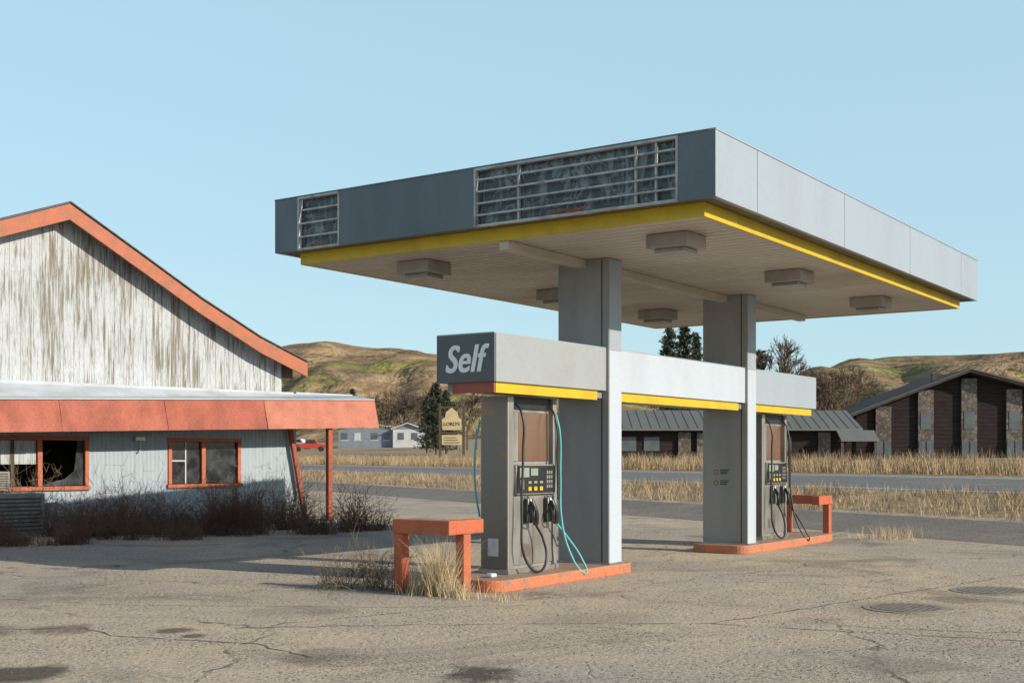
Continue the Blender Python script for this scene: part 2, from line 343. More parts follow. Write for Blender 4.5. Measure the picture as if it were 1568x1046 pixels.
box(can,'yellow_band_end',A0+I,A0+I+.04,B0+I,B1-I,ZC,ZB+.01,yellow)
box(can,'yellow_band_side',A0+I+.041,A1-I-.041,B0+I,B0+I+.04,ZC,ZB+.01,yellow)
box(can,'yellow_band_back',A0+I+.041,A1-I-.041,B1-I-.04,B1-I,ZC,ZB+.01,yellow)
box(can,'yellow_band_far',A1-I-.04,A1-I,B0+I,B1-I,ZC,ZB+.01,yellow)
V=[];F=[]; x=A0+I+.04; prof=[]
while x<A1-I-.04:
    for dx,z in ((0,ZC+.004),(.15,ZC+.004),(.165,ZC+.03),(.185,ZC+.03)): 
        if x+dx<A1-I-.04: prof.append((x+dx,z))
    x+=.2
for px_,z in prof: V+= [(px_,B0+I+.04,z),(px_,B1-I-.04,z)]
F=[(2*i,2*i+1,2*i+3,2*i+2) for i in range(len(prof)-1)]
mesh('ceiling_deck',V,F,ceilm,can)
box(can,'ridge_beam',A0+I+.045,A1-I-.6,8.82,8.96,ZC-.11,ZC-.002,ceilm)
for i,(a,b_) in enumerate(((13.6,6.95),(17.2,6.95),(20.8,6.95),(13.5,10.8),(17.0,10.8),(20.4,10.8))):
    box(can,'light_box_%d'%i,a-.26,a+.26,b_-.28,b_+.28,ZC-.17,ZC,lightbox,.012)
    box(can,'light_lens_%d'%i,a-.18,a+.18,b_-.20,b_+.20,ZC-.22,ZC-.1705,lens,.01)
for i,a in enumerate((14.57,19.13)):
    box(can,'column_%d'%i,a,a+.35,8.46,9.27,.15,ZC-.001,colm,.006)
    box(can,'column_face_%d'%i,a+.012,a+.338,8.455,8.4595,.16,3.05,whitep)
    box(can,'column_face_upper_%d'%i,a+.012,a+.338,8.455,8.4595,3.055,ZC-.01,fasc)  # greyer than the lower face: canopy shade put into the colour
    box(can,'column_seam_%d'%i,a-.004,a-.001,8.56,8.575,.16,ZC-.01,darkm)
    box(can,'column_foot_%d'%i,a-.03,a+.38,8.43,9.30,.1505,.17,steel)
for i,z in enumerate((1.02,1.20)):
    a=19.13
    V=[];n=16
    for k in range(n):
        t=2*math.pi*k/n; V+= [(a-.003,9.03+.045*math.cos(t),z+.15+.045*math.sin(t)),(a-.003,9.03+.03*math.cos(t),z+.15+.03*math.sin(t))]
    mesh('warning_ring_%d'%i,V,[(2*k,2*k+1,(2*k+3)%(2*n),(2*k+2)%(2*n)) for k in range(n)],redp,can)
    for q in range(3): box(can,'warning_text_%d_%d'%(i,q),a-.004,a-.001,8.83-.02*q,8.95,z+.12+.03*q,z+.135+.03*q,darkm)

# pump-island sign fascia
sg=grp('self_service_sign')
SB0,SB1,SZ0,SZ1=8.5,9.36,2.50,3.07
box(sg,'core',12.0,22.3,SB0+.03,SB1-.03,SZ0+.001,SZ1-.02,slate)
box(sg,'end_panel',11.95,11.99,SB0,SB1,SZ0,SZ1,signslate)
box(sg,'side_panel_a',11.992,14.568,SB0,SB0+.028,SZ0,SZ1,M('side_panel_shaded',(.32,.345,.36),(.29,.305,.315),1.2,.5))  # darker tone than the middle section: shade painted into the panel colour
box(sg,'side_panel_b',14.925,19.128,SB0,SB0+.028,SZ0,SZ1,whitep)
box(sg,'side_panel_c',19.485,22.34,SB0,SB0+.028,SZ0,SZ1,fasc)  # greyer than the middle section, shade put into its tone
box(sg,'back_side',11.992,22.34,SB1-.028,SB1,SZ0,SZ1,fasc)
box(sg,'far_end',22.302,22.34,SB0+.029,SB1-.029,SZ0,SZ1,slate)
box(sg,'top_cap',11.95,22.34,SB0+.001,SB1-.001,SZ1+.0005,SZ1+.015,fasc)
for i,(p,q) in enumerate(((12.04,14.4),(14.925,18.95),(19.485,22.2))):
    box(sg,'yellow_strip_%d'%i,p,q,SB0+.04,SB0+.06,2.37,2.499,yellow)
box(sg,'red_end_strip',12.0,12.03,SB0+.04,SB1-.2,2.37,2.499,M('red_strip',(.36,.085,.04),(.26,.07,.05),3,.5))
box(sg,'soffit',12.04,22.2,SB0+.065,SB1-.1,2.40,2.498,pumpgrey)
tx=bpy.data.curves.new('self_text','FONT'); tx.body='Self'; tx.size=.46; tx.shear=.26; tx.extrude=.004; tx.offset=.0055; tx.align_x='CENTER'; tx.space_character=1.03; tx.resolution_u=6
to=bpy.data.objects.new('self_text',tx); to.rotation_euler=(math.radians(90),0,math.radians(-90)); to.location=(11.944,8.955,2.625); col_.objects.link(to); tx.materials.append(txtm); to.parent=sg; to.scale=(.84,1,1)
# second strike of the same lettering, slightly shifted, gives the heavy stroke
to2=bpy.data.objects.new('self_text_stroke',tx); to2.rotation_euler=to.rotation_euler; to2.location=(11.9455,8.943,2.625); col_.objects.link(to2); to2.parent=sg; to2.scale=(.84,1,1)

# islands
def roundrect(x0,x1,y0,y1,r,n=6):
    o=[]
    for cx,cy,a in ((x1-r,y0+r,-90),(x1-r,y1-r,0),(x0+r,y1-r,90),(x0+r,y0+r,180)):
        for k in range(n+1):
            t=math.radians(a+90*k/n); o.append((cx+r*math.cos(t),cy+r*math.sin(t)))
    return o
for i,(p,q) in enumerate(((11.85,15.2),(18.9,23.05))):
    g=grp('pump_island'); 
    prism(g,'kerb',roundrect(p,q,8.38,9.42,.22),0,.148,orange_k,.02,kerb_top)

# guard hoops
def hoop(a,b0,b1,dirn,legoff=.3):
    g=grp('guard_rail',(a,b0,0)); w=.15; W=b1-b0; zt_=.87; zl=.70; r=.68
    X=lambda u,v:(min(u*dirn,v*dirn),max(u*dirn,v*dirn))
    x0,x1=X(0,w); box(g,'cross_beam',x0,x1,0,W,zl,zt_,orange,.012)
    u0,u1=X(w+.001,r); box(g,'return_beam',u0,u1,.003,w,zl+.002,zt_-.002,orange,.01)
    for k,(y0,y1,u) in enumerate(((.012,w-.012,legoff),(W-w+.012,W-.012,.012))):
        u0,u1=X(u,u+w-.01); box(g,'leg_%d'%k,u0,u1,y0,y1,-.05,zl-.0005,orange,.01)
hoop(11.3,8.67,9.52,1)
hoop(23.12,8.47,9.4,-1,.012)

# pumps
def pump(a0):
    g=grp('fuel_pump',(a0,8.75,.148)); Lp=1.12; Wd=.42
    box(g,'plinth',-.02,Lp+.02,-.02,Wd+.02,0,.06,steel,.006)
    box(g,'end_pillar',0,.13,0,Wd,.0605,2.21,steel,.008)
    box(g,'end_cladding',-.006,-.001,.012,Wd-.012,.07,2.20,pumpside)
    box(g,'far_pillar',Lp-.09,Lp,0,Wd,.0605,2.21,pumpgrey,.008)
    box(g,'lower_core',.131,Lp-.091,.03,Wd-.03,.0605,.98,pumpgrey)
    box(g,'door_left',.14,.575,.012,.029,.10,.965,steel,.006)
    box(g,'door_right',.585,Lp-.1,.012,.029,.10,.965,steel,.006)
    box(g,'head',.131,Lp-.091,-.035,Wd+.03,.981,1.36,pumpgrey,.012)
    box(g,'head_bezel',.15,Lp-.11,-.043,-.036,1.0,1.345,black)
    for k,(x0,x1,z0,z1) in enumerate(((.19,.40,1.20,1.32),(.44,.60,1.22,1.31))): 
        box(g,'display_%d'%k,x0,x1,-.048,-.044,z0,z1,lcd)
    box(g,'card_reader',.19,.27,-.06,-.044,1.05,1.17,steel,.004)
    for k in range(3): box(g,'grade_button_%d'%k,.38+.13*k,.45+.13*k,-.05,-.044,1.03,1.08,yellow)
    for k in range(3): box(g,'grade_label_%d'%k,.38+.13*k,.45+.13*k,-.05,-.044,1.12,1.15,lcd)
    for r in range(4):
        for c in range(3): box(g,'key_%d_%d'%(r,c),.80+.05*c,.835+.05*c,-.05,-.044,1.06+.06*r,1.10+.06*r,steel)
    box(g,'upper_core',.131,Lp-.091,.07,Wd-.07,1.361,2.06,pumpgrey)
    box(g,'upper_glass',.30,Lp-.12,.058,.069,1.40,2.02,copper,.004)
    box(g,'upper_glass_frame',.14,.29,.05,.069,1.40,2.02,pumpgrey,.004)
    box(g,'valance',.131,Lp-.091,.04,Wd-.04,2.061,2.215,black)
    for k,x in enumerate((.42,.88)):
        box(g,'nozzle_boot_%d'%k,x-.07,x+.07,-.05,.011,.62,.93,black,.015)
        tube(g,'nozzle_%d'%k,[(x-.02,-.08,.90),(x,-.11,.82),(x+.03,-.12,.72),(x+.05,-.10,.60)],.034,black)
        tube(g,'nozzle_spout_%d'%k,[(x-.02,-.08,.88),(x-.03,-.06,.93),(x-.03,-.02,.96)],.017,steel)
        tube(g,'nozzle_guard_%d'%k,[(x+.0,-.12,.84),(x-.07,-.15,.76),(x-.06,-.15,.64),(x+.03,-.12,.6)],.011,black)
        box(g,'nozzle_tag_%d'%k,x-.06,x+.0,-.058,-.051,.86,.93,paper)
    tube(g,'hose_black',[(.19,.02,2.12),(.20,-.06,2.02),(.18,-.10,1.5),(.12,-.12,.7),(.14,-.16,.2),(.30,-.22,.03),(.55,-.2,.14),(.56,-.15,.42),(.47,-.10,.60)],.016,black)
    tube(g,'hose_black_far',[(Lp-.15,.02,2.12),(Lp-.14,-.06,1.98),(Lp-.13,-.09,1.4),(Lp-.12,-.1,.9)],.014,black)
    tube(g,'hose_teal',[(Lp-.05,-.02,2.0),(Lp-.03,-.06,1.8),(Lp-.04,-.08,1.2),(Lp-.10,-.14,.62),(Lp-.06,-.24,.22),(Lp+.02,-.36,-.02),(Lp+.12,-.38,-.05),(Lp+.14,-.30,.12),(Lp-.02,-.17,.42),(.94,-.11,.60)],.014,teal if a0<15 else black)
    tube(g,'hose_far_side',[(.02,Wd+.03,1.9),(.0,Wd+.08,1.6),(.02,Wd+.09,1.0),(.05,Wd+.05,.7)],.013,teal if a0<15 else black)
    box(g,'notice',-.012,-.007,.14,.30,.22,.44,paper)
    box(g,'base_label',.3,.5,.006,.0115,.2,.36,pumpside)
pump(12.6); pump(20.42)
box(grp('crumpled_litter',(12.2,8.72,.15)),'paper_scrap',-.06,.06,-.05,.05,0,.05,paper,.02)

# ---------------------------------------------------------------- barn building
bl=grp('roadside_barn_building',C(-10.5,26.5,0),math.radians(-10.4))
W0,W1=.90,2.045
for k,(x0,x1,z0,z1) in enumerate(((-9,-1.2,0,3.18),(-1.2,1.53,0,W0),(-1.2,1.53,W1,3.18),(1.53,3.49,0,3.18),(3.49,5.45,0,W0),(3.49,5.45,W1,3.18),(5.45,7.1,0,3.18))):
    box(bl,'front_wall_%d'%k,x0,x1,0,.12,z0,z1,corr)
box(bl,'side_wall',6.98,7.1,.121,11,0,3.18,corr); box(bl,'left_wall',-9,-8.88,.121,11,0,3.18,corr); box(bl,'back_wall',-8.87,6.97,10.9,11,0,3.18,corr)
box(bl,'floor',-8.87,6.97,.13,10.89,.02,.06,M('floor',(.05,.045,.04))); box(bl,'interior_partition',-8.87,6.97,3.2,3.3,.07,3.1,M('interior_wall',(.10,.095,.09)))
box(bl,'inner_ceiling',-8.87,6.97,.13,10.89,3.0,3.1,M('inner_ceiling',(.12,.11,.1)))
def window(name,x0,x1,parts):
    z0,z1=W0,W1; f=.075
    box(bl,name+'_head',x0-.02,x1+.02,-.04,.1,z1-f,z1+.01,orange); box(bl,name+'_sill',x0-.04,x1+.04,-.07,.1,z0-.02,z0+f-.01,orange)
    box(bl,name+'_jamb_l',x0-.01,x0+f,-.038,.1,z0+f,z1-f-.001,orange); box(bl,name+'_jamb_r',x1-f,x1+.01,-.038,.1,z0+f,z1-f-.001,orange)
    for i,m_ in enumerate(parts): box(bl,name+'_mullion_%d'%i,m_-.05,m_+.05,-.036,.1,z0+f,z1-f-.001,orange)
window('shop_window',3.5,5.44,[4.42]); window('broken_window',-1.19,1.52,[.42])
box(bl,'pane_right',4.48,5.36,.04,.05,.98,1.96,glass)
box(bl,'pane_left',3.58,4.36,.04,.05,.98,1.96,glass)
box(bl,'pane_sash',3.95,3.98,.02,.039,.98,1.96,whiteh); box(bl,'pane_sash_h',3.58,3.949,.02,.039,1.5,1.53,whiteh)
mesh('broken_pane_remnant',[(.48,.04,.98),(1.44,.04,.98),(1.44,.04,1.96),(1.30,.04,1.96),(1.22,.04,1.3),(1.0,.04,1.12),(.7,.04,1.06)],[tuple(range(7))],glass,bl)
box(bl,'boarding',-1.1,.35,.03,.06,1.45,1.96,peel); box(bl,'boarding_frame',-.2,-.12,.02,.0295,.98,1.96,woodp)
box(bl,'window_air_conditioner',-1.0,-.35,-.3,.1,.9,1.3,M('ac_casing',(.25,.23,.2),(.15,.12,.1),4,.6),.01)
for i in range(7): box(bl,'ac_louvre_%d'%i,-.96,-.39,-.31,-.302,.94+.05*i,.96+.05*i,darkm)
box(bl,'old_cabinet',-1.3,-.05,-1.3,-.75,0,.86,M('old_cabinet',(.22,.21,.19),(.12,.1,.09),4,.7),.01)
for i in range(9): box(bl,'cabinet_louvre_%d'%i,-1.22,-.13,-1.312,-1.302,.1+.08*i,.13+.08*i,darkm)
box(bl,'meter_box',.55,.8,-.1,-.001,.30,.62,M('meter',(.25,.26,.25)),.01); box(bl,'meter_box_small',.78,.9,-.09,-.001,.12,.32,M('meter2',(.3,.3,.28)),.01)
tube(bl,'conduit',[(2.75,-.03,2.1),(2.75,-.03,1.75),(2.7,-.05,1.7)],.018,steel); box(bl,'lamp_bracket',2.62,2.86,-.1,-.001,1.98,2.06,steel)
rp=[(t-.3,z) for t,z in [(-9.6,3.03),(-9,3.26),(-.43,6.48),(1.19,7.09),(2.95,6.12),(4.4,5.31),(6.05,4.5),(7.42,3.98)]]
zr=lambda t: float(np.interp(t,[p[0] for p in rp],[p[1] for p in rp]))
out=[(-9,3.181),(6.65,3.181)]+[(t,zr(t)-.1) for t in (6.65,5.75,4.1,2.65,.89,-.73,-8.9)]
xzprism(bl,'gable_wall',out,.0,.12,peel)
slab(bl,'roof',rp,.10,-.40,11.3,shingle)
slab(bl,'barge_board',rp,.34,-.46,-.402,barge,up=-.02)
slab(bl,'roof_edge',rp,.03,-.50,-.401,shingle,up=.035)
slab(bl,'soffit',rp,.03,-.40,-.001,woodp,up=-.12)
box(bl,'eave_block',6.66,7.0,.02,.12,3.60,3.95,woodp); box(bl,'upper_side_wall',6.53,6.65,.121,11,3.181,4.1,corr)
ab=lambda t:2.106+.026*(t+.81); at=lambda t:2.78+.0305*(t+.81)
edges=[-9,-3.2,.45,2.9,5.55,8.94]
for i in range(5):
    t0,t1=edges[i]+.006,edges[i+1]-.006; j=.02*((i*7)%3-1); mt=oranged if i<4 else orangel
    hexa(bl,'awning_fascia_%d'%i,[(t0,-1.06+j,ab(t0)),(t1,-1.06-j,ab(t1)),(t1,-1.02-j,ab(t1)),(t0,-1.02+j,ab(t0)),(t0,-.86,at(t0)),(t1,-.86,at(t1)),(t1,-.82,at(t1)),(t0,-.82,at(t0))],mt)
t0,t1=-9,8.92
hexa(bl,'awning_soffit',[(t0,-1.01,ab(t0)+.03),(t1,-1.01,ab(t1)+.03),(t1,-.001,ab(t1)+.05),(t0,-.001,ab(t0)+.05),(t0,-1.01,ab(t0)+.05),(t1,-1.01,ab(t1)+.05),(t1,-.001,ab(t1)+.07),(t0,-.001,ab(t0)+.07)],woodp)
hexa(bl,'awning_roof',[(t0,-.90,at(t0)+.001),(t1,-.90,at(t1)+.001),(t1,-.002,3.20),(t0,-.002,3.12),(t0,-.90,at(t0)+.025),(t1,-.90,at(t1)+.025),(t1,-.002,3.225),(t0,-.002,3.15)],flash)
box(bl,'wall_flashing',-9,7.0,-.03,-.0025,3.151,3.24,flash)
hexa(bl,'awning_end',[(8.9,-1.0,ab(8.9)+.08),(8.94,-1.0,ab(8.94)+.08),(8.94,1.4,2.45),(8.9,1.4,2.45),(8.9,-.84,at(8.9)),(8.94,-.84,at(8.94)),(8.94,1.4,3.2),(8.9,1.4,3.2)],woodp)
box(bl,'awning_rear_roof',7.101,8.89,.0,1.4,3.2,3.25,flash); box(bl,'awning_rear_soffit',7.101,8.89,.0,1.4,2.42,2.45,woodp)
box(bl,'awning_back_fascia',7.101,8.89,1.36,1.4,2.452,3.199,oranged)
box(bl,'post_front',7.40,7.52,-.96,-.84,0,ab(7.4)+.03,oranged)
hexa(bl,'diagonal_strut',[(7.22,-.2,0),(7.32,-.2,0),(7.32,-.1,0),(7.22,-.1,0),(6.75,-.2,2.33),(6.85,-.2,2.33),(6.85,-.1,2.33),(6.75,-.1,2.33)],oranged)

# ---------------------------------------------------------------- background buildings
rcam=math.radians(-55.4)
ch=grp('stone_and_timber_lodge',C(31.1,85,0),rcam+math.radians(-4))
g0=1.2
xzprism(ch,'front_wall',[(-7.4,g0),(9,g0),(9,5.15),(0,7.35),(-7.4,4.7)],0,.3,siding)
slab(ch,'roof',[(-8.1,4.52),(0,7.62),(10,4.9)],.25,-1.1,14,M('lodge_roof',(.05,.047,.045),(.035,.03,.03),2,.9))
slab(ch,'roof_trim',[(-8.12,4.50),(0,7.60),(10,4.88)],.10,-1.16,-1.101,M('trim',(.10,.09,.08)),up=0.02)
box(ch,'side_wall',-7.4,-7.1,.301,13,g0,4.6,siding)
lodgewin=M('lodge_window',(.12,.14,.15),(.07,.08,.09),1,.3)
for k,(x,tz) in enumerate(((-5.6,5.2),(-2.75,6.3),(.15,7.1),(3.15,6.35),(6.2,5.6))):
    box(ch,'stone_pier_%d'%k,x-.52,x+.52,-.25,-.002,g0,tz-.12,stone)
    box(ch,'pier_window_%d'%k,x-.5,x-.05,-.30,-.252,g0,2.7,lodgewin); box(ch,'pier_window_r_%d'%k,x+.05,x+.5,-.30,-.252,g0,2.7,lodgewin)
    if k: box(ch,'upper_window_%d'%k,x-.35,x+.35,-.29,-.252,3.5,4.7,lodgewin)
box(ch,'roof_vent',-2.0,-1.7,1,1.3,6.9,7.4,woodp)
sh=grp('long_low_shed',C(14.5,80,0),rcam)
box(sh,'walls',-9.5,7.4,0,6,1.0,3.35,siding)
hexa(sh,'roof',[(-10,-.8,3.3),(7.9,-.8,3.3),(7.9,3.2,4.62),(-10,3.2,4.62),(-10,-.8,3.42),(7.9,-.8,3.42),(7.9,3.2,4.74),(-10,3.2,4.74)],metroof)
hexa(sh,'roof_back',[(-10,3.21,4.62),(7.9,3.21,4.62),(7.9,7,3.3),(-10,7,3.3),(-10,3.21,4.74),(7.9,3.21,4.74),(7.9,7,3.42),(-10,7,3.42)],metroof)
for k in range(30): hexa(sh,'roof_seam_%d'%k,[(-9.8+.6*k,-.8,3.421),(-9.77+.6*k,-.8,3.421),(-9.77+.6*k,3.2,4.741),(-9.8+.6*k,3.2,4.741),(-9.8+.6*k,-.8,3.45),(-9.77+.6*k,-.8,3.45),(-9.77+.6*k,3.2,4.77),(-9.8+.6*k,3.2,4.77)],metroof)
for k,x in enumerate((-9,-3.4,-2.2,5.6)): box(sh,'stone_pier_%d'%k,x-.4,x+.4,-.2,-.002,1.0,3.2,stone)
for k,x in enumerate((-7,-5.5,1,3)): box(sh,'window_%d'%k,x-.5,x+.5,-.06,-.002,2.0,2.9,lodgewin)
hexa(sh,'porch_roof',[(6.2,-2,2.6),(8.6,-2,2.6),(8.6,-.82,3.25),(6.2,-.82,3.25),(6.2,-2,2.68),(8.6,-2,2.68),(8.6,-.82,3.32),(6.2,-.82,3.32)],metroof)
for k,x in enumerate((6.3,8.4)): box(sh,'porch_post_%d'%k,x-.08,x+.08,-1.9,-1.74,1,2.6,woodp)
th=grp('manufactured_home',C(-23.2,220,1.0),rcam)
b0=1.8
box(th,'body',-7.6,2.2,0,5,b0,5.7,bluew); box(th,'wing',2.201,7.4,-1.2,5,b0,5.5,whiteh)
slab(th,'roof',[(-8,5.7),(-2.5,6.5),(2.6,5.9)],.15,-.5,5.5,M('pale_roof',(.42,.44,.45)),up=.1)
slab(th,'wing_roof',[(1.9,5.5),(4.8,6.6),(7.9,5.45)],.18,-1.7,5.5,whiteh,up=.1)
xzprism(th,'wing_gable',[(2.3,5.5),(7.4,5.5),(4.8,6.4)],-1.2,-1.0,bluew)
for k,(x,y) in enumerate(((-6.5,0),(-4.2,0),(-1.2,0),(.9,0),(3.6,-1.2),(6.0,-1.2))):
    box(th,'window_%d'%k,x-.55,x+.55,y-.06,y-.002,3.7,4.9,lodgewin if k!=1 else whiteh); box(th,'window_trim_%d'%k,x-.7,x+.7,y-.04,y-.003,3.5,3.66,whiteh)
sn=grp('motel_sign',C(-4.85,100,ztLD(-4.85,100)-.1),rcam)
for k,x in enumerate((-.95,.95)): box(sn,'post_%d'%k,x-.1,x+.1,-.1,.1,0,4.7,woodp)
xzprism(sn,'name_board',[(-.75,2.75),(.75,2.75),(.8,3.6),(.55,3.75),(.45,4.2),(0,4.55),(-.45,4.2),(-.55,3.75),(-.8,3.6)],-.12,.05,tan)
box(sn,'lower_board',-.8,.8,-.1,.05,1.55,2.35,tan); box(sn,'cross_bar',-1.05,1.05,-.08,.04,4.5,4.64,woodp); box(sn,'mid_bar',-.849,.849,-.06,.04,2.45,2.58,woodp)
t2=bpy.data.curves.new('sign_text','FONT'); t2.body="LORD'S"; t2.size=.40; t2.align_x='CENTER'; t2.extrude=.01; o2=bpy.data.objects.new('sign_text',t2); o2.location=(0,-.135,3.1); o2.rotation_euler=(math.radians(90),0,0); o2.parent=sn; col_.objects.link(o2); t2.materials.append(darkm)
for q in range(3): box(sn,'sign_line_%d'%q,-.6,.6-.1*q,-.115,-.102,1.7+.2*q,1.76+.2*q,woodp)

def truck(L,D,body,rz,nm,lift=0):
    g=grp(nm,C(L,D,ztLD(L,D)+lift),rcam+rz)
    xzprism(g,'body',[(-2.6,.45),(2.5,.45),(2.6,.75),(2.5,1.05),(1.2,1.12),(.75,1.75),(-.5,1.78),(-.7,1.12),(-2.6,1.1)],-.9,.9,body)
    xzprism(g,'windows',[(1.0,1.14),(.68,1.68),(-.4,1.7),(-.55,1.14)],-.91,.91,glass)
    for k,(x,y) in enumerate(((-1.7,-.92),(1.6,-.92),(-1.7,.72),(1.6,.72))):
        V=[];n=14
        for yy in (y,y+.2):
            for i in range(n): V.append((x+.38*math.cos(2*math.pi*i/n),yy,.38+.38*math.sin(2*math.pi*i/n)))
        mesh('wheel_%d'%k,V,[tuple(range(n)),tuple(range(2*n-1,n-1,-1))]+[(i,n+i,n+(i+1)%n,(i+1)%n) for i in range(n)],tyre,g)
truck(-29,178,redp,.1,'pickup_truck'); truck(-36.5,212,whiteh,-.2,'pickup_truck'); truck(-33,202,M('grey_car',(.3,.3,.3)),.15,'pickup_truck')

# ---------------------------------------------------------------- vegetation
def conifer(L,D,h,w,name='pine_tree',crown0=.12):
    z=ztLD(L,D)-.2; x,y,_=C(L,D); g=grp(name,(x,y,z))
    segs3('trunk',[(0,0,0)],[(0,0,h)],[h*.018],[.02],bark,g)
    T=[]; nb=190
    for i in range(nb):
        u=crown0+(1-crown0)*(i/nb)**.9; zz=u*h; R=w*(1-u)**.7*rng.uniform(.45,1.2)+.15; az=rng.uniform(0,6.28)
        d=np.array([math.cos(az),math.sin(az),rng.uniform(-.3,.25)])
        for k in range(22):
            q=rng.uniform(.1,1); p=np.array([0,0,zz])+d*R*q+rng.normal(0,.09*w*.5,3)
            s=rng.uniform(.18,.42)*(w/2.2); dd=rng.normal(0,1,3); dd/=np.linalg.norm(dd); ee=rng.normal(0,1,3); ee[2]*=.4
            T+= [p,p+dd*s+np.array([0,0,-.05]),p+ee*s*.5]
    V=np.array(T); fastmesh('needles',V,np.arange(len(V)).reshape(-1,3),needle,g)
def baretree(L,D,h,spread=.5,name='bare_tree',mat=brownbr,depth=6,r0=.02,fine=1.0,wide=1.0):
    z=ztLD(L,D)-.1; x,y,_=C(L,D); g=grp(name,(x,y,z)); P=[];Q=[];A=[];B=[]
    def rec(p,d,l,r,k):
        q=p+d*l; P.append(p);Q.append(q);A.append(r);B.append(r*.68)
        if k==0: return
        for _ in range(3 if k>1 else 5):
            nd=d+rng.normal(0,spread,3)*(1.0 if k<depth else .8); nd[2]+=.12; nd/=np.linalg.norm(nd)
            rec(p+d*l*rng.uniform(.55,1),nd,l*rng.uniform(.62,.85),r*.62,k-1)
    rec(np.zeros(3),np.array([0,0,1.0]),h*.26,h*r0,depth)
    P=np.array(P);Q=np.array(Q); sc=h/Q[:,2].max(); S=np.array([sc*wide,sc*wide,sc]); P*=S;Q*=S
    A=np.maximum(A,.014*fine);B=np.maximum(B,.011*fine)
    segs3('branches',P,Q,A,B,mat,g)
def X(xp,D): return (xp-784)/1900*D
for xp,D,h,w in ((1025,110,11.6,2.2),(1047,112,12.0,2.5),(1066,116,11.6,2.0),(1163,115,9.8,2.0),(540,232,11.0,2.2),(668,135,7.9,2.2),(683,140,7.3,1.8),(654,150,7.0,1.6)):
    conifer(X(xp,D),D,h,w)
for xp,D,h,sp,wd in ((1196,105,10.6,.38,1.0),(1262,108,7.8,.5,.9),(1286,112,8.3,.55,.9),(1274,105,7.4,.55,.9),(1245,120,7.4,.5,.9),(1215,118,7.8,.5,.9)):
    baretree(X(xp,D),D,h,sp,fine=1.7,wide=wd)
for xp,D,h in ((520,240,8.5),(560,236,7.5),(578,235,9.0),(592,240,10.2),(603,236,11.4),(616,242,11.0),(630,238,12.4),(642,244,10.8),(655,238,11.5),(700,180,8.6),(716,175,8.8),(730,180,8.2)):
    baretree(X(xp,D),D,h,.5,fine=3.0,depth=5,wide=1.15)

def pts_se(n,s0,s1,e0,e1):
    s=rng.uniform(s0,s1,n); e=e0+(e1-e0)*rng.uniform(0,1,n)**1.35; P=[]
    for a,b_ in zip(s,e):
        L,D=SE(a,b_); P.append(C(L,D,zt(a,b_)))
    return np.array(P)
def grassband(name,n,s0,s1,e0,e1,h0,h1,w,mat,lean=.25,clump=.8):
    P=pts_se(n,s0,s1,e0,e1); k=np.sin(P[:,0]*.9)*np.sin(P[:,1]*1.3+P[:,0]*.4)*.5+np.sin(P[:,0]*2.3+P[:,1]*1.7)*.5
    keep=rng.uniform(-1.2,1,n)<k*clump+.3; P=P[keep]; k=k[keep]; N=len(P)
    Ln=rng.uniform(h0,h1,N)*(1+.3*k); ribbons(name,P,Ln,rng.uniform(0,lean,N),rng.uniform(0,.4,N),rng.uniform(.6,1.3,N)*w,mat,2)
grassband('tall_dry_grass',46000,33,37.5,-5,130,.3,.85,.03,straw)
grassband('roadside_dry_grass',32000,20.75,24.6,-5,90,.06,.28,.02,straw,.5,1.1)
grassband('field_grass',10000,37.5,44,0,130,.25,.55,.05,straw,.3)
def shrub(name,pts,mat,stems=60,hh=.8,tw=26,wd=.012):
    P=[];Q=[];A=[];R=[]
    for (x,y,z,sc) in pts:
        for i in range(stems):
            az=rng.uniform(0,6.28); ln=rng.uniform(.35,1.15)*hh*sc; le=rng.uniform(.1,1.1)
            p=np.array([x+rng.normal(0,.12),y+rng.normal(0,.12),z]); d=np.array([math.cos(az)*le,math.sin(az)*le,1]); d/=np.linalg.norm(d)
            prev=p
            for k in range(4):
                d=d+rng.normal(0,.18,3); d[2]-=.05; d/=np.linalg.norm(d); q=prev+d*ln/4; q[2]=max(q[2],z+.02); P.append(prev);Q.append(q);A.append(wd*(1-k*.22)*.5);R.append(wd*(1-(k+1)*.22)*.5)
                if k>0:
                    for _ in range(tw//10):
                        dd=d+rng.normal(0,.6,3); dd/=np.linalg.norm(dd); P.append(q);Q.append(q+dd*ln*rng.uniform(.12,.32));A.append(wd*.32);R.append(wd*.15)
                prev=q
    segs3(name,P,Q,A,R,mat)
pts=[]
for i in range(84):
    u=rng.uniform(0,1); L0=-9.6+u*7.0; D0=21.6+u*5.5; k=rng.uniform(-.3,3.2)
    L=L0-.707*k*.9+rng.normal(0,.2); D=D0+.707*k; x,y,_=C(L,D); pts.append((x,y,0,rng.uniform(.3,1.1)*(1.0 if k>.6 else .5)*(.5+.5*min(1,u/.45))))
shrub('dead_shrubs',pts,twig,stems=54,hh=1.0,tw=24,wd=.014)
pts=[]
for i in range(16):
    t=rng.uniform(-1,8); L=-10.5+.707*t+.707*.7; D=26.5+.707*t-.707*.7; x,y,_=C(L,D); pts.append((x,y,0,rng.uniform(.7,1.4)))
shrub('dry_weeds',pts,twig2,stems=20,hh=1.15,tw=20,wd=.014)
x,y,_=C(-1.72,14.95); shrub('dead_tumbleweed',[(x+dx,y+dy,0,s) for dx,dy,s in ((0,0,1),(.25,.1,.9),(-.1,.35,.8),(.1,-.2,.6),(-.15,.5,.6),(.2,-.45,.45))],twig2,stems=46,hh=.66,tw=24,wd=.008)
